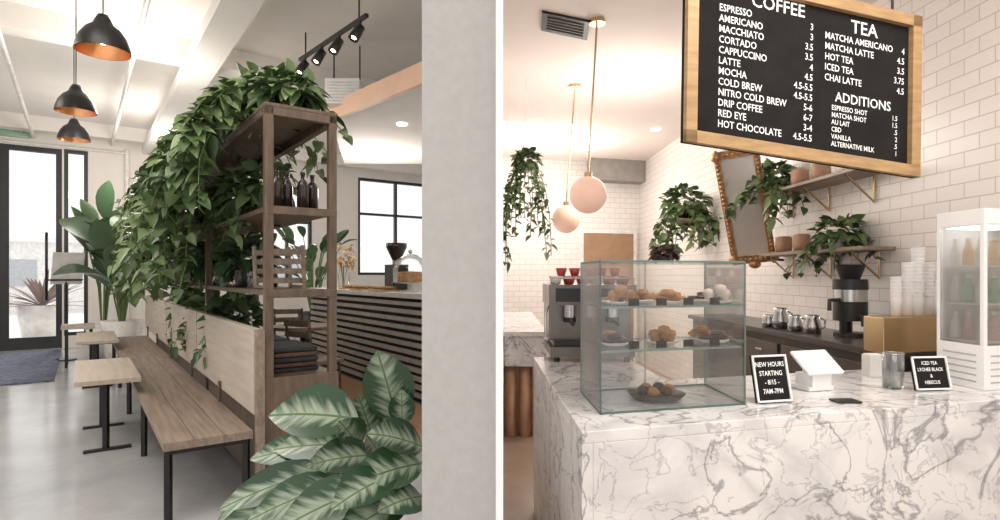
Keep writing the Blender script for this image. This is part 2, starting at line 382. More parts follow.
for (v0,v1) in((5.75,7.2),(9.2,10.7)):
    b=B('side_table',FL,.003)
    b.box(-.04,.42,v0,v1,.6,.64,lwood)
    for v in(v0+.25,v1-.25):
        b.beam(FL(.18,v,0.01),FL(.18,v,.6),.04,.04,dark); b.box(.02,.36,v-.03,v+.03,.57,.6,dark); b.box(.02,.36,v-.03,v+.03,0,.02,dark)
    b.done()
b=B('low_stool',FL); b.box(-.25,.2,11.6,12.3,.62,.67,lwood)
for u in(-.2,.13):
    for v in(11.65,12.2): b.box(u,u+.04,v,v+.04,0,.62,dark)
b.done()
b=B('menu_stand'); c=pz(66,360,0)
b.cyl(c,.16,.02,dark); b.tube([c,c+V((0,0,1.5))],.018,dark)
ax=V((.81,.5865,0)); up=V((.3,-.3,.75)).normalized()
b.slab(c+V((0,0,1.35))-ax*.22,ax*.44,up*.62,V((0,.015,-.01)),cream); b.slab(c+V((0,-.01,1.4))-ax*.25,ax*.5,up*.03,V((0,-.06,.0)),dark); b.done()
for (px,py,D) in((103,52,4.4),(76,112,6.0),(74,140,7.7)):
    b=B('copper_pendant_lamp'); c=pd(px,py,D)
    prof=[(.185,0),(.18,.035),(.155,.11),(.115,.17),(.07,.205),(.055,.24),(.035,.28),(.0001,.285)]
    b.lathe(c,prof,dark,32); b.lathe(c,[(r*.97+.0001,max(0,z-.004)) for r,z in prof[:5]]+[(.0001,.198)],copper,32)
    b.ball(c+V((0,0,.09)),.035,glow,12); b.tube([c+V((0,0,.27)),V((c.x,c.y,HL))],.006,black,6); b.cyl(V((c.x,c.y,HL-.03)),.06,.03,dark); b.done()
a=pd(300,60,7.55); e=pd(367,15,6.25); zz=4.3; a.z=e.z=zz
b=B('track_light'); b.beam(a,e,.04,.04,black)
for t in(.1,.9): q=a.lerp(e,t); b.tube([q,V((q.x,q.y,HL))],.01,black,6)
for t in(.1,.38,.64,.92):
    q=a.lerp(e,t); b.tube([q,q+V((0,0,-.1))],.012,black,6)
    ax=V((-.35,-.3,-.8)).normalized(); b.lathe(q+V((0,0,-.08)),[(.0001,0),(.05,0),(.06,.18),(.055,.18),(.0001,.15)],black,14,ax)
    b.lathe(q+V((0,0,-.08))+ax*.165,[(.0001,0),(.045,0)],glow,12,ax)
b.done()
for k in range(4):
    b=B('amber_growler'); c=FL(1.09+.09*k,4.12+.07*(k%2),1.951)
    b.lathe(c,[(.0001,0),(.04,0),(.04,.17),(.03,.2),(.014,.22),(.014,.25),(.018,.252),(.018,.27),(.0001,.27)],amber,16); b.done()
cc_=[pm('charcoal_cloth',(.03,.03,.032),.9,var=.3,scale=40),pm('brown_cloth',(.09,.05,.03),.9,var=.3,scale=40)]
b=B('folded_textile_stack',FL,.01)
for k in range(5): b.box(1.05+U(0,.02),1.37-U(0,.02),4.05+U(0,.03),4.55,.832+k*.035,.832+k*.035+.03,cc_[k%2])
b.done()
b=B('folded_textile_stack',FL,.01)
for k in range(4): b.box(1.05,1.37,4.75,5.3,.832+k*.04,.832+k*.04+.035,cc_[0])
b.done()
b=B('wooden_magazine_rack',FL)
for s_ in(0,1):
    v=4.3+s_*.35
    for u in(1.08,1.34): b.beam(FL(u,v,1.402),FL(u,v+.06,1.72),.02,.025,gwood)
    for z in(1.46,1.53,1.6,1.67): b.beam(FL(1.07,v+.03,z),FL(1.36,v+.03,z),.012,.04,gwood)
for u in(1.08,1.34): b.beam(FL(u,4.3,1.415),FL(u,4.68,1.415),.02,.02,gwood)
b.done()
b=B('trailing_pothos_planter',FL)
for v in(4.2,4.75,5.4,6.1,6.8,7.6,8.4,9.2,10.0):
    c=FL(1.2,v,2.626); b.lathe(c,[(.0001,0),(.1,0),(.12,.13),(.105,.13),(.1,.11),(.0001,.11)],dark,18)
    bush(b,c+V((0,0,.17)),.34 if v>4.3 else .2,240 if v>4.5 else 150,pothos,.12,.8 if v>4.3 else .6)
for i in range(310):
    v=4.2+6.3*R()**1.3; side=R()
    sl=side<.95
    c=FL(US-.1 if sl else UE+.03,v,U(2.6,2.85))
    o=FL(-1,0,0) if sl else FL(1,0,0)*.5
    strand(b,c,(U(.3,1.5)*(1.0 if v>4.9 else .55)) if sl else U(.15,.4),pothos,.115,o*U(.3,1.1),.055)
b.done()
for (u,v,z,n) in((1.2,4.9,1.951,80),(1.2,5.7,1.951,100),(1.2,7,1.951,110),(1.2,8.9,1.951,110),(1.2,5.4,1.401,110),(1.2,6.6,1.401,110),(1.2,7.7,1.401,110),(1.2,9.3,1.401,110),(1.2,5.8,.832,90),(1.2,6.9,.832,90),(1.2,8.2,.832,90)):
    b=B('potted_shelf_plant',FL); c=FL(u,v,z); b.lathe(c,[(.0001,0),(.07,0),(.09,.13),(.08,.13),(.0001,.1)],[cream,terra,dark][int(v*10)%3],16)
    bush(b,c+V((-.03,0,.24)),.22,n+40,[darkleaf,pothos][int(v*10)%2],.13,1)
    for k in range(11): strand(b,c+V((U(-.15,.12),U(-.12,.12),.2)),U(.15,.5),pothos,.1,V((U(-1,0),U(-1,1),0)))
    b.done()
for k,(u,v,z) in enumerate(((1.1,4.45,1.951),(1.22,4.5,1.951),(1.05,5.0,1.401),(1.3,5.05,1.401))):
    b=B('small_black_jar'); b.lathe(FL(u,v,z),[(.0001,0),(.045,0),(.05,.08),(.04,.12),(.044,.125),(.044,.14),(.0001,.145)],black,16); b.done()
def tallplant(name,c,n,h,L,W,pot,potr,poth,mat=darkleaf,lean=.6,up_=(.3,1.1)):
    b=B(name,FL); c=V(c)
    b.lathe(c,[(.0001,0),(potr*.75,0),(potr,poth),(potr*.9,poth),(potr*.88,poth-.06),(.0001,poth-.06)],pot,24)
    b.lathe(c,[(.0001,poth-.055),(potr*.87,poth-.055)],mulch,20)
    for i in range(n):
        a=2*math.pi*i/n*2.4+U(-.3,.3); o=V((math.cos(a),math.sin(a),0)); hh=h*U(.35,1); ln=lean*U(.4,1.1)
        p=[c+V((0,0,poth-.06))+o*.03,c+V((0,0,poth+hh*.5))+o*ln*.25*hh,c+V((0,0,poth+hh))+o*ln*.7*hh]
        b.tube(p,[.016,.012,.008],stem,6)
        b.leaf(p[2],o*ln+V((0,0,U(*up_))),V((0,0,1))-o*.3+V((U(-.4,.4),U(-.6,.1),0)),L*U(.7,1.1),W*U(.8,1.1),mat,U(.2,.5),False)
    return b.done()
tallplant('bird_of_paradise_plant',pz(122,362,0),30,1.6,1.05,.48,cream,.32,.72,oliveleaf,.5,(.2,1.2))
tallplant('bird_of_paradise_plant',FL(.35,12.9,0),14,1.9,.9,.36,cream,.28,.6,darkleaf,.3,(.5,1.4))
b=B('spiky_potted_agave',FL); c=FL(upx(35),17.5,-.104); b.lathe(c,[(.0001,0),(.35,0),(.5,.9),(.0001,.85)],cream,20)
for k in range(50):
    a=U(0,6.3); b.leaf(c+V((0,0,.85)),V((math.cos(a),math.sin(a),U(.1,1.6))),V((0,0,1)),U(.9,1.5),.09,pm('reddish_blade',(.3,.2,.17),.6),.2,False)
b.done()
tallplant('leafy_bush_planter',FL(4.1,12.6,0),26,1.6,.6,.22,dark,.32,.7,darkleaf,.6)
# foreground plant
b=B('variegated_aglaonema_plant'); c=V((-.53,1.74,0))
b.lathe(c,[(.0001,0),(.17,0),(.22,.62),(.2,.62),(.19,.57),(.0001,.57)],cream,28); b.lathe(c,[(.0001,.575),(.19,.575)],mulch,20)
lv=[(388,384,1.5,(-.2,-.15,1),.215,.115),(318,412,1.5,(-1,-.2,.25),.21,.14),(350,432,1.5,(-.2,-.5,.7),.13,.08),(280,480,1.45,(-1,-.3,-.15),.24,.085),
(345,455,1.45,(-.6,-.6,.2),.18,.09),(398,436,1.42,(-.5,-.5,.4),.17,.085),(390,468,1.38,(-.6,-.6,.1),.19,.1),(262,508,1.45,(-1,-.2,-.3),.22,.075),(330,500,1.35,(-.8,-.5,-.1),.21,.1),
(402,406,1.5,(.02,-.2,.9),.11,.06),(403,498,1.33,(-.3,-.6,.2),.16,.085),(365,485,1.3,(-.4,-.8,.1),.18,.09),(322,442,1.55,(-.9,0,.1),.22,.1),(292,448,1.55,(-.9,0,.0),.19,.08),(375,445,1.5,(-.1,-.5,.6),.16,.085),(366,415,1.62,(-.2,-.2,.9),.15,.08),(300,494,1.4,(-.9,-.3,-.15),.2,.09),(375,512,1.28,(-.5,-.6,.0),.17,.09)]
for (px,py,D,d,L,W) in lv:
    p=pd(px,py,D); d=V(d).normalized(); s0=p-d*L*.5
    mid=(s0+c+V((0,0,.75)))*.5+V((0,0,-.03)); b.tube([c+V((0,0,.57)),mid,s0],.006,stem,6)
    b.leaf(s0,d,V((.1,-.8,.8)),L*1.1,W*1.15,varieg,.15,False)
for k in range(90):
    a=U(0,6.3); el=U(-.1,.6); d=V((math.cos(a),math.sin(a),el)); s0=c+V((0,0,.66+U(0,.24)))+V((d.x*.12,d.y*.12,0))
    if d.x>.7: continue
    b.tube([c+V((0,0,.57)),s0],.005,stem,5); b.leaf(s0,d,V((0,-.4,1)),U(.14,.2),U(.06,.09),varieg if R()<.5 else darkleaf,U(.2,.6),False)
b.done()
b=B('slatted_bar_counter',FL)
vb0=5.75
b.box(3.16,3.9,vb0,10,1.22,1.28,cream); b.box(3.24,3.85,vb0+.05,9.95,0,1.22,pm('dark_slat_gap',(.03,.028,.027),.8))
for k in range(12): b.box(3.2,3.24,vb0+.05,9.95,.06+k*.097,.06+k*.097+.05,pm('white_slat',(.5,.46,.42),.6))
b.box(3.19,3.86,vb0+.02,vb0+.06,0,1.22,white)
b.done()
for v,u in((7.25,3.32),(7.9,3.32),(8.6,3.4)):
    b=B('pastry_tray',FL); b.box(u-.14,u+.14,v-.2,v+.2,1.281,1.3,owood)
    for k in range(6): b.torus(FL(u-.06+.12*(k%2),v-.12+.12*(k//2),1.325),.035,.022,bread,12,6)
    b.done()
b=B('glass_cake_dome',FL); c=FL(3.56,6.95,1.281)
b.lathe(c,[(.0001,0),(.14,0),(.04,.03),(.04,.1),(.25,.12),(.0001,.13)],cream,24); b.lathe(c,[(.23,.13),(.23,.3),(.18,.42),(.08,.49),(.0001,.5)],clear,24)
b.ball(c+V((0,0,.53)),.03,steel,10); b.lathe(c,[(.17,.13),(.17,.26),(.0001,.27)],bread,20); b.done()
b=B('coffee_grinder',FL); c=FL(3.72,7.7,1.281)
b.box(3.6,3.84,7.56,7.84,1.281,1.65,black); b.cyl(c+V((0,0,.37)),.06,.06,steel); b.lathe(c,[(.06,.43),(.15,.62),(.15,.68),(.0001,.69)],amber,20); b.done()
b=B('glass_flower_jar',FL); c=FL(3.5,9.2,1.281); b.lathe(c,[(.0001,0),(.09,0),(.1,.25),(.07,.3),(.075,.33)],clear,20); bush(b,c+V((0,0,.5)),.2,60,pm('dried_flower',(.5,.32,.16),.8),.08,1.2)
for k in range(8): b.tube([c+V((0,0,.02)),c+V((U(-.1,.1),U(-.1,.1),.5))],.004,stem,4)
b.done()
b=B('cafe_table'); c=FL(2.35,7.6,0.006); b.cyl(c,.25,.03,dark); b.cyl(c,.03,.8,dark); b.cyl(c+V((0,0,.8)),.42,.04,gwood,28); b.done()
def chair(c,a):
    b=B('dining_chair'); m=Matrix.Rotation(a,3,'Z'); P=lambda x,y,z: V(c)+m@V((x,y,z))
    for x in(-.2,.2):
        b.tube([P(x,-.2,0),P(x*.9,-.18,.5)],.016,dwood,8); b.tube([P(x,.24,0),P(x*.9,.2,.5),P(x*.95,.27,1.0)],.016,dwood,8)
    b.slab(P(-.22,-.22,.49),m@V((.44,0,0)),m@V((0,.44,0)),V((0,0,.035)),gwood)
    for z in(.68,.8,.92): b.slab(P(-.2,.22+(z-.5)*.12,z),m@V((.4,0,0)),V((0,0,.07)),m@V((0,.015,0)),gwood)
    for z in(.2,): b.tube([P(-.19,-.19,z),P(.19,-.19,z)],.01,dwood,6)
    b.done()
chair(FL(2.2,6.65,0.006),2.6); chair(FL(2.4,8.5,0.006),.3); chair(FL(2.35,9.9,0.006),2.2)
# ================================================================ RIGHT ROOM
UWR,VFR=2.83,9.26
b=B('floor'); b.prism([(.006,-1.5),(.006,10.1),(3.6,10.4),(3.6,-1.5)],-.1,0,tanfloor); b.done()
b=B('ceiling'); b.prism([(.006,.2),(.006,9.9),tuple(FR(UWR+.2,VFR+.2,0))[:2],tuple(FR(UWR+.2,.2,0))[:2]],HR,HR+.1,ceilr); b.done()
b=B('wall_right',FR); b.tbox(UWR,UWR+.2,-1,VFR+.2,0,HR,tile); b.done()
b=B('wall_back',FR); b.tbox(.36,UWR-.001,VFR,VFR+.2,0,HR,tile); b.done()
b=B('door_2',FR)
def uR(px,v): k=(px-500)/F; return (k*.9994*v+.0345*v)/(.965-k*.2625)
a,e=uR(583,VFR),uR(638,VFR)-.1
b.box(a,e,VFR-.04,VFR-.001,0,2.2,pm('brown_door',(.36,.22,.13),.5,var=.1)); b.box(a-.06,a,VFR-.06,VFR-.001,0,2.26,cream); b.box(e,e+.06,VFR-.06,VFR-.001,0,2.26,cream); b.box(a,e,VFR-.06,VFR-.001,2.2,2.26,cream)
b.tube([FR(a+.1,VFR-.07,1.0),FR(a+.2,VFR-.07,1.0)],.015,brass); b.done()
b=B('trim_transom',FR); b.box(uR(590,VFR-.3),UWR-.01,VFR-.35,VFR-.05,3.05,HR,pm('grey_soffit',(.3,.28,.26),.8)); b.done()
def ceilpt(px,py,z=HR): D=F*(z-EYE)/(275-py); return V(((px-500)/F*D,D,z))
b=B('ceiling_vent'); q=[ceilpt(542,10),ceilpt(590,20),ceilpt(587,38),ceilpt(541,28)]
b.prism([(p.x,p.y) for p in q],HR-.02,HR-.002,black)
q2=[q[0].lerp(q[2],.12),q[1].lerp(q[3],.12),q[2].lerp(q[0],.12),q[3].lerp(q[1],.12)]
for k in range(5):
    t=(k+.5)/5; A=q2[0].lerp(q2[3],t); C=q2[1].lerp(q2[2],t); b.beam(A+V((0,0,-.022)),C+V((0,0,-.022)),.012,.012,pm('grille_grey',(.16,.15,.14),.6))
b.done()
q=[ceilpt(504,122),ceilpt(577,124),ceilpt(600,134),ceilpt(594,150),ceilpt(504,142)]
b=B('skylight_panel'); b.prism([(p.x,p.y) for p in q],HR-.015,HR-.001,whiteglow); b.done()
for px,py in((656,130),(700,60)):
    b=B('recessed_downlight'); c=ceilpt(px,py,HR-.02); b.cyl(c,.06,.019,whiteglow); b.done()
for (px,py,gx,gy,r) in((597,20,588,195,.138),(575,85,566,219,.14)):
    b=B('globe_pendant_lamp'); t=ceilpt(px,py); g=pd(gx,gy,t.y)
    b.cyl(t-V((0,0,.03)),.06,.03,brass,20); b.tube([t-V((0,0,.02)),g+V((0,0,r-.01))],.008,brass,8); b.cyl(g+V((0,0,r-.02)),.03,.05,brass,14)
    b.ball(g,r,blush,36); b.done()
cf=iR(pz(582,432,.98)); uc,vc=cf
b=B('marble_counter',FR,.003)
b.box(uc,UWR-.56,vc,vc+.8,.94,.98,marb); b.box(UWR-.56,UWR-.005,vc,2.5,.94,.98,marb)
b.box(uc,uc+.04,vc,vc+.8,0,.94,marb); b.box(uc+.04,UWR-.02,vc,vc+.04,0,.94,marb)
b.box(uc,uc+.6,vc+.8,vc+1.75,.94,.98,marb); b.box(uc,uc+.04,vc+.8,vc+1.75,0,.94,marb); b.box(uc+.04,uc+.6,vc+1.7,vc+1.74,0,.94,marb)
b.done()
b=B('copper_front_counter')
b.box(.03,.44,5.3,8.2,.94,.98,marb); b.box(.04,.43,5.33,8.1,.66,.94,marb); b.box(.05,.42,5.42,8.1,0,.66,cpanel)
for k in range(3): b.lathe((.1+k*.135,5.42,0),[(.063,.0),(.063,.65),(.0001,.655)],cpanel,20)
b.done()
gl=iR(pz(600,415,.98)); gr=iR(pz(748,406,.98)); u0,v0=gl; u1=gr[0]; v1=v0+.42; zt=1.548; zb=.982
b=B('glass_pastry_case',FR)
for (a,c,d,e) in((u0,u1,v0,v0+.006),(u0,u1,v1-.006,v1),(u0,u0+.006,v0,v1),(u1-.006,u1,v0,v1)): b.box(a,c,d,e,zb,zt,clear)
b.box(u0,u1,v0,v1,zt,zt+.006,clear)
for z in(1.38,1.214):
    b.box(u0+.01,u1-.01,v0+.02,v1-.02,z-.006,z,clear)
    for v in(v0+.018,v1-.024): b.box(u0+.01,u1-.01,v,v+.004,z-.007,z+.001,gedge)
    for u in(u0+.01,u1-.014): b.box(u,u+.004,v0+.02,v1-.02,z-.007,z+.001,gedge)
for u in(u0,u1-.006):
    for v in(v0,v1-.006): b.box(u,u+.006,v,v+.006,zb,zt+.006,gedge)
for v in(v0,v1-.006): b.box(u0,u1,v,v+.006,zt+.001,zt+.008,gedge); b.box(u0,u1,v,v+.006,zb-.001,zb+.006,gedge)
for u in(u0,u1-.006): b.box(u,u+.006,v0,v1,zt+.001,zt+.008,gedge); b.box(u,u+.006,v0,v1,zb-.001,zb+.006,gedge)
b.box(u0+(u1-u0)/2-.004,u0+(u1-u0)/2+.004,v1-.01,v1-.004,zb,zt,steel)
b.done()
b=B('pastry_assortment',FR)
for z,n,dv in((1.381,3,.0),(1.381,4,.13),(1.215,3,.03),(1.215,3,.15)):
    for j in range(n):
        cu=u0+.11+(u1-u0-.2)*j/(n-1)+U(-.02,.02); cv=v0+.13+dv; pr=U(.055,.068)
        b.lathe(FR(cu,cv,z),[(.0001,.001),(pr*.7,.001),(pr,.012),(pr*.95,.014),(.0001,.008)],cream,20)
        t=random.randrange(4); mt=random.choice([bread,bread,choc,icing])
        for k in range(4):
            a=k*1.57+U(-.3,.3); c=FR(cu,cv,z+.008)+V((math.cos(a)*pr*.48,math.sin(a)*pr*.48,U(0,.004)+(.02 if k==3 else 0)))
            if t==0: b.lathe(c,[(.0001,0),(.016,0),(.022,.022),(.028,.028),(.022,.045),(.0001,.052)],mt,12)
            elif t==1: b.torus(c+V((0,0,.012)),.02,.011,mt,14,7)
            elif t==2:
                r_=U(0,3); x=V((math.cos(r_),math.sin(r_),0)); y=V((-x.y,x.x,0))
                b.tube([c-x*.035+y*.012+V((0,0,.012)),c-x*.018+V((0,0,.018)),c+x*.018+V((0,0,.018)),c+x*.035+y*.012+V((0,0,.012))],[.004,.015,.015,.004],bread,8)
            else: b.lathe(c,[(.0001,0),(.024,0),(.024,.014),(.0001,.018)],mt,12)
b.lathe(FR(u0+.3,v0+.2,.988),[(.0001,0),(.1,0),(.12,.02),(.0001,.015)],black,24)
for k in range(6): b.ball(FR(u0+.3+.06*math.cos(k*1.05),v0+.2+.06*math.sin(k*1.05),1.02),.026,choc if k%2 else bread,10,.8)
b.done()
b=B('price_tag_set',FR)
for z in(1.381,1.215):
    for k in range(4): u=u0+.13+k*.12; b.box(u,u+.045,v0+.045,v0+.048,z,z+.028,slate)
b.done()
b=B('dried_plant_bowl'); c=FR((u0+u1)/2+.04,v0+.25,zt+.009)
b.lathe(c,[(.0001,0),(.035,0),(.05,.02),(.0001,.018)],dark,16); bush(b,c+V((0,0,.028)),.05,140,pm('dark_dried_leaf',(.06,.03,.025),.8),.028,.55); b.done()
b=B('espresso_machine'); c=pz(547,362,.981); x0,y0=c.x+.02,c.y; z=.981
b.box(x0,x0+.5,y0+.1,y0+.5,z+.12,z+.42,dsteel); b.box(x0,x0+.5,y0-.02,y0+.5,z+.03,z+.09,dsteel); b.box(x0+.02,x0+.48,y0,y0+.45,z+.09,z+.125,black)
b.box(x0-.01,x0+.51,y0-.02,y0+.5,z+.34,z+.46,dsteel); b.box(x0+.03,x0+.47,y0-.03,y0-.019,z+.36,z+.44,black)
for dx in(.04,.46):
    for dy in(.02,.44): b.cyl((x0+dx,y0+dy,z-.0),.018,.035,black)
for dx in(.12,.25,.38):
    b.cyl((x0+dx,y0+.04,z+.26),.035,.08,steel); b.cyl((x0+dx,y0+.04,z+.235),.038,.03,black); b.tube([(x0+dx,y0+.02,z+.25),(x0+dx,y0-.12,z+.235)],.012,black,8)
b.tube([(x0-.01,y0+.03,z+.33),(x0-.03,y0-.02,z+.28),(x0-.03,y0-.04,z+.14)],.006,steel,6)
b.tube([(x0,y0,z+.5),(x0+.5,y0,z+.5)],.006,steel,6)
for xx in(x0+.002,x0+.498): b.tube([(xx,y0,z+.46),(xx,y0,z+.5)],.006,steel,6)
for i in range(6):
    for j in range(2): b.lathe(V((x0+.045+i*.083,y0+.1+j*.1,z+.461)),[(.0001,0),(.022,0),(.036,.05),(.033,.05),(.0001,.01)],red if (i+j)%3 else cream,12)
for i in range(5): b.lathe(V((x0+.08+i*.083,y0+.14,z+.512)),[(.0001,0),(.022,0),(.036,.05),(.033,.05),(.0001,.01)],red,12)
b.done()
b=B('back_bar_cabinet',FR,.003)
b.box(2.28,UWR-.01,2.55,5.6,1.04,1.08,pm('dark_stone_top',(.06,.05,.045),.3)); b.box(2.32,UWR-.01,2.58,5.55,.0,1.04,pm('dark_cabinet',(.05,.042,.037),.5))
for k in range(5): b.box(2.305,2.32,2.62+k*.58,3.15+k*.58,.12,.98,pm('cabinet_door',(.085,.07,.06),.4)); b.box(2.295,2.306,2.85+k*.58,2.95+k*.58,.9,.915,steel)
b.done()
bs=iR(pd(872,340,3.05))
b=B('brass_cup_station',FR,.006)
bu0=max(bs[0],2.29)-.0; bv0=bs[1]
b.box(bu0-.1,UWR-.03,bv0-.0,bv0+.16,1.081,1.275,brass)
b.done()
for i,(px,ty,r,dv) in enumerate(((896,276,.029,.06),(908,262,.031,.1),(918,250,.032,.06),(929,262,.033,.1),(938,282,.031,.06))):
    b=B('paper_cup_stack'); D=3.17+dv*.6; c=pd(px,300,D); c.z=1.276; top=EYE+(275-ty)/F*D-1.276
    b.lathe(c,[(.0001,0),(r*.75,0),(r,.1)],white,16)
    h=.1
    while h<top: b.lathe(c+V((0,0,h)),[(r*.93,-.012),(r,.010),(r*1.06,.012),(r*.95,.015)],white,16); h+=.02
    b.done()
b=B('coffee_brewer')
c=V((2.385,3.95,1.081))
b.cyl(c,.10,.03,black,24); b.cyl(c+V((0,.05,.03)),.04,.12,black,12); b.cyl(c+V((0,0,.11)),.105,.13,black,28); b.cyl(c+V((0,0,.24)),.103,.08,steel,28); b.cyl(c+V((0,0,.32)),.108,.07,black,28,.105); b.cyl(c+V((0,0,.39)),.06,.1,black,20,.095)
b.tube([c+V((-.1,-.03,.25)),c+V((-.17,-.05,.25)),c+V((-.17,-.05,.18)),],.014,black,8); b.tube([c+V((0,-.1,.15)),c+V((0,-.14,.13)),c+V((0,-.14,.08))],.013,black,8)
b.done()
for (px,py,r,h) in((780,328,.06,.16),(795,331,.05,.12),(812,333,.06,.13),(768,327,.045,.1)):
    b=B('steel_pitcher'); c=pz(px,py,1.081)
    b.lathe(c,[(.0001,0),(r,0),(r*1.05,h*.4),(r*.7,h*.8),(r*.85,h),(r*.8,h),(.0001,h*.3)],steel,20); b.tube([c+V((r*.9,0,h*.85)),c+V((r*1.6,0,h*.7)),c+V((r*1.5,0,h*.3)),c+V((r,0,h*.25))],.007,steel,6); b.done()
def shelf(name,v0,v1,z,d=.28):
    b=B(name,FR,.002); b.box(UWR-d,UWR-.001,v0,v1,z-.025,z,gwood)
    for v in(v0+.15,(v0+v1)/2,v1-.15):
        b.tube([FR(UWR-.012,v,z-.03),FR(UWR-.012,v,z-.22)],.008,brass,6); b.tube([FR(UWR-.012,v,z-.21),FR(UWR-d+.02,v,z-.03)],.008,brass,6)
    return b.done()
shelf('wall_shelf',3.1,4.5,1.69); shelf('wall_shelf',3.15,4.5,2.22)
for (v,z) in((4.3,1.691),(4.02,1.691),(4.05,2.221),(3.75,2.221)):
    b=B('copper_canister'); c=FR(UWR-.14,v,z); b.lathe(c,[(.0001,0),(.06,0),(.068,.05),(.066,.13),(.05,.14),(.0001,.145)],terra,20); b.done()
def hang(name,c,r,n,ns,ln,ls=.1,pot=cream,pr=.08,ow=1.0,wob=.35):
    b=B(name); c=V(c); b.lathe(c,[(.0001,0),(pr,0),(pr*1.25,pr*1.7),(pr*1.1,pr*1.7),(.0001,pr*1.4)],pot,18)
    bush(b,c+V((0,0,pr*2.2)),r,n,pothos,ls,.8)
    for k in range(ns): a=U(0,6.3); o=V((math.cos(a),math.sin(a),0)); strand(b,c+V((0,0,pr*1.9))+o*pr*1.2,U(.4,1)*ln,pothos,ls*.9,o*ow,.05,wob)
    return b
hang('trailing_shelf_plant',FR(UWR-.17,3.5,1.691),.14,110,18,.42,.085,cream,.055).done()
hang('trailing_shelf_plant',FR(UWR-.2,4.36,2.221),.16,130,20,.5,.095,cream,.055).done()
b=B('wall_planter_bracket',FR); b.box(UWR-.5,UWR-.001,6.0,6.4,2.13,2.15,gwood); b.tube([FR(UWR-.012,6.2,1.95),FR(UWR-.45,6.2,2.13)],.008,brass,6); b.done()
hang('trailing_wall_plant',FR(UWR-.34,6.2,2.151),.25,180,30,.65,.11,black,.08,.6).done()
c=V((.25,5.6,2.5)); b=hang('hanging_vine_planter',c,.11,130,20,1.0,.075,cream,.05,.15,.16)
for a in range(3): b.tube([c+V((.06*math.cos(a*2.1),.06*math.sin(a*2.1),.09)),V((c.x,c.y,HR))],.003,cream,4)
b.done()
b=B('ornate_mirror')
bl=pd(733,264,5.45); br=pd(777,260,5.25); tl=pd(713,153,5.2); tr=tl+(br-bl)
X=(br-bl); Y=(tl-bl); N=X.cross(Y).normalized()
if N.y>0: N=-N
w=.075; xn=X.normalized(); yn=Y.normalized()
b.slab(bl+xn*w*.7+yn*w-N*.005,X-xn*1.4*w,Y-yn*2*w,N*.012,mirr)
gf=pm('carved_gilt_frame',(.42,.24,.115),.35,.45,var=.35,scale=25,bump=.5)
for (o,x,y) in((bl,X,yn*w),(tl-yn*w,X,yn*w),(bl,xn*w*.7,Y),(br-xn*w*.7,xn*w*.7,Y)): b.slab(o-N*.01,x,y,N*.04,gf)
for t in[i/9 for i in range(10)]:
    for o in(bl+yn*w*.5,tl-yn*w*.5): b.ball(o+X*t+N*.025,.018,gf,10)
for t in[i/27 for i in range(28)]:
    for o in(bl+xn*w*.3,br-xn*w*.3): b.ball(o+Y*t+N*.025,.018,gf,10)
for cc in(bl,br,tl,tr): b.ball(cc+(bl+Y*.5+X*.5-cc)*.08+N*.02,.045,gf,12)
b.ball(tl+X*.5+N*.01+yn*.02,.055,gf,12,.7); b.ball(bl+X*.5+N*.01-yn*.02,.055,gf,12,.7)
for pt in(tr,tr-Y*.5,br):
    uu,vv=iR(pt); b.tube([pt-N*.01,FR(UWR,vv,pt.z)],.012,dark,6)
b.done()
# menu board
o=pd(683,142,2.4); xa=V((.973,.232,-.085)).normalized(); W,H=1.197,.735
za=V((0.0,0,1)); za=(za-xa*za.dot(xa)*.2).normalized(); nn=xa.cross(za); nn.normalize()
if nn.y>0: nn=-nn
goldw=pm('gold_oak_frame',(.47,.30,.145),.4,.2,var=.18,scale=9,stretch=(1,1,5))
b=B('menu_board')
b.slab(o,xa*W,za*H,-nn*.02,slate); fw=.05
for (q,x,y) in((o,xa*W,za*fw),(o+za*(H-fw),xa*W,za*fw),(o,xa*fw,za*H),(o+xa*(W-fw),xa*fw,za*H)): b.slab(q,x,y,nn*.025,goldw)
for t in(.12,.88):
    q=o+xa*W*t+za*H; b.tube([q,V((q.x,q.y,HR))],.006,dark,6); b.cyl(V((q.x,q.y,HR-.015)),.03,.015,dark)
def T(s_,x,z,sz,al='LEFT',sx=.86): b.text(s_,o+xa*x+za*z+nn*.0005,xa,za,sz,wtext,al,0,sx)
T('COFFEE',.45,.625,.078,'CENTER',1)
items=[('ESPRESSO','3'),('AMERICANO','3'),('MACCHIATO','3.5'),('CORTADO','3.5'),('CAPPUCCINO','4'),('LATTE','4.5'),('MOCHA','4.5-5.5'),('COLD BREW','4.5-5.5'),('NITRO COLD BREW','5-6'),('DRIP COFFEE','6-7'),('RED EYE','3-4'),('HOT CHOCOLATE','4.5-5.5')]
for k,(n_,p_) in enumerate(items): T(n_,.16,.577-k*.0445,.043); T(p_,.63,.577-k*.0445,.041,'RIGHT')
T('TEA',.90,.605,.082,'CENTER',1)
for k,(n_,p_) in enumerate([('MATCHA AMERICANO','4'),('MATCHA LATTE','4.5'),('HOT TEA','3.5'),('ICED TEA','3.75'),('CHAI LATTE','4.5')]): T(n_,.69,.555-k*.046,.042); T(p_,1.125,.555-k*.046,.04,'RIGHT')
T('ADDITIONS',.90,.285,.06,'CENTER',.95)
for k,(n_,p_) in enumerate([('ESPRESSO SHOT','1.5'),('MATCHA SHOT','1.5'),('AU LAIT','.5'),('CBD','2'),('VANILLA','.5'),('ALTERNATIVE MILK','1')]): T(n_,.73,.245-k*.032,.031); T(p_,1.09,.245-k*.032,.031,'RIGHT')
b.done()
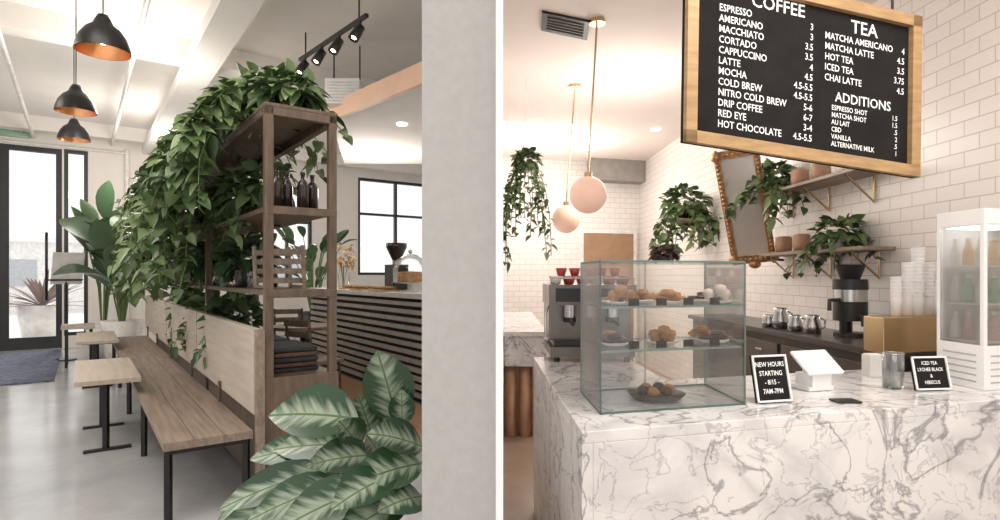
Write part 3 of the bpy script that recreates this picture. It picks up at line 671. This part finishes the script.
def letterboard(px,py,yaw,lines,w=.17,h=.2):
    b=B('letter_board_sign'); c=pz(px,py,.985)
    x=V((math.cos(yaw),math.sin(yaw),0)); y=V((-math.sin(yaw)*.22,math.cos(yaw)*.22,1)).normalized(); n=x.cross(y)
    o=c-x*w/2; b.slab(o,x*w,y*h,-n*.012,slate); f=.008
    for (q,a,d) in((o,x*w,y*f),(o+y*(h-f),x*w,y*f),(o,x*f,y*h),(o+x*(w-f),x*f,y*h)): b.slab(q,a,d,n*.006,white)
    b.slab(o+x*.02-n*.012,x*(w-.04),V((0,0,.006)),-n*.07*V((1,1,0)).normalized().length,white)
    for k,l in enumerate(lines): b.text(l,c+y*(h*.75-k*h*.19)+n*.0005,x,y,h*.145,wtext,'CENTER',0,.85)
    b.done()
letterboard(775,402,.25,['NEW HOURS','STARTING','- 8/15 -','7AM-7PM'],.165,.19)
letterboard(934,390,.12,['ICED TEA','LYCHEE BLACK','&','HIBISCUS'],.175,.15)
b=B('tablet_register',FW,.004); c=pz(822,391,.981)
ax=V((.95,.3,0)).normalized(); by=V((-.3,.95,0)).normalized()
b.slab(c-ax*.07-by*.0,ax*.14,by*.14,V((0,0,.02)),white); b.slab(c-ax*.035+by*.03+V((0,0,.02)),ax*.07,by*.03+V((0,0,.11)),by*.03,white)
up=(by*.75+V((0,0,.62))).normalized(); b.slab(c-ax*.10-by*.03+V((0,0,.085)),ax*.20,up*.14,up.cross(ax)*.014,white)
b.slab(c-ax*.055-by*.002+V((0,0,.0)),ax*.11,V((0,0,.075)),by*.1,white)
b.done()
b=B('card_reader',FW,.003); c=pz(846,402,.981); b.box(c.x-.05,c.x+.05,c.y-.03,c.y+.04,.981,.989,black); b.done()
b=B('tip_jar'); c=pz(893,388,.981); b.lathe(c,[(.0001,0),(.042,0),(.044,.16),(.041,.16),(.039,.008),(.0001,.008)],clear,24); b.torus(c+V((0,0,.16)),.043,.003,steel,24,6); b.lathe(c,[(.0001,.009),(.036,.009),(.036,.05),(.0001,.055)],cream,16); b.done()
b=B('napkin_holder',FW,.003); c=pz(874,376,.981); b.box(c.x-.04,c.x+.04,c.y-.03,c.y+.04,.981,1.09,cream); b.box(c.x-.035,c.x+.035,c.y-.025,c.y+.035,1.09,1.095,white); b.done()
f0=iR(pz(984,391,.981)); fu,fv=f0; fw_,fd_=.36,.27; z0,z1=.981,1.80
b=B('countertop_display_fridge',FR,.003)
b.box(fu,fu+fw_,fv,fv+fd_,z0,z0+.2,white); b.box(fu,fu+fw_,fv,fv+fd_,z1-.07,z1,white)
for u in(fu,fu+fw_-.022):
    for v in(fv,fv+fd_-.022): b.box(u,u+.022,v,v+.022,z0+.2,z1-.07,white)
b.box(fu+.022,fu+fw_-.022,fv+fd_-.01,fv+fd_,z0+.2,z1-.07,white)
b.box(fu+.03,fu+fw_-.03,fv+.03,fv+fd_-.03,z1-.078,z1-.07,pm('fridge_light_strip',(1,1,1),.5,var=0,emit=2.5))
b.box(fu+.022,fu+fw_-.022,fv,fv+.006,z0+.2,z1-.07,clear); b.box(fu,fu+.006,fv+.022,fv+fd_-.022,z0+.2,z1-.07,clear); b.box(fu+fw_-.006,fu+fw_,fv+.022,fv+fd_-.022,z0+.2,z1-.07,clear)
for k in range(3): z=z0+.205+k*.175; b.box(fu+.02,fu+fw_-.02,fv+.02,fv+fd_-.02,z,z+.008,white)
for k in range(5):
    b.box(fu+.04,fu+fw_-.04,fv-.003,fv+.001,z0+.03+k*.03,z0+.038+k*.03,pm('vent_grey',(.5,.5,.5),.5)); b.box(fu-.003,fu+.001,fv+.04,fv+fd_-.04,z0+.03+k*.03,z0+.038+k*.03,MATS['vent_grey'])
b.done()
b=B('bottled_drink_assortment',FR)
cm=[pm('green_bottle',(.2,.45,.28),.35),pm('pink_can',(.8,.5,.47),.35),pm('white_can',(.85,.85,.82),.35),pm('orange_juice',(.8,.5,.2),.35)]
for k in range(3):
    z=z0+.214+k*.175
    for i in range(4):
        for j in range(3):
            c=FR(fu+.055+i*.08,fv+.06+j*.073,z); mt=cm[[2,1,2,0,2,3][(2*k+i+j)%6]]
            b.lathe(c,[(.0001,0),(.019,0),(.022,.006),(.022,.075),(.010,.1),(.010,.12)],mt,12); b.cyl(c+V((0,0,.118)),.011,.012,white,10)
b.done()
# ================================================================ LIGHT / CAMERA
w=bpy.data.worlds.new('World'); S.world=w; w.use_nodes=True
bg=w.node_tree.nodes['Background']; bg.inputs[0].default_value=(1,.98,.955,1); bg.inputs[1].default_value=1.22
def area(name,loc,size,e,rot=(0,0,0),col=(1,.94,.88),sy=None):
    l=bpy.data.lights.new(name,'AREA'); l.energy=e; l.size=size; l.color=col
    o=bpy.data.objects.new(name,l); o.location=loc; o.rotation_euler=rot; S.collection.objects.link(o)
area('unseen_fill_area',(-2.2,2.2,4.5),2.5,130)  # added area fill lights, all out of view; no ceiling fixtures behind them
area('unseen_fill_area',(1.6,1.3,3.35),1.6,48)
area('unseen_fill_area',(-7.2,4.4,4.5),2.5,190)
sun=bpy.data.lights.new('sun','SUN'); sun.energy=2.5; sun.angle=.2; so=bpy.data.objects.new('sun',sun); so.rotation_euler=(math.radians(-50),0,math.radians(30)); S.collection.objects.link(so)
for p in((-4.5,7,3.6),(-6.5,10.5,3.4),(-2.2,10,3.0),(1.2,5.5,2.7),(1.0,8.2,2.7)):  # added point fill to brighten the deep interiors; no fixtures at these spots
    l=bpy.data.lights.new('fill_point','POINT'); l.energy=95 if p[0]<0 else 50; l.shadow_soft_size=.35; l.color=(1,.93,.86)
    o=bpy.data.objects.new('interior_fill_point',l); o.location=p; S.collection.objects.link(o)
cam=bpy.data.cameras.new('camera'); cam.sensor_width=36; cam.lens=F/1000*36; cam.shift_y=.015; cam.clip_start=.02
co=bpy.data.objects.new('camera',cam); co.location=(0,0,EYE); co.rotation_euler=(math.pi/2,0,0); S.collection.objects.link(co); S.camera=co
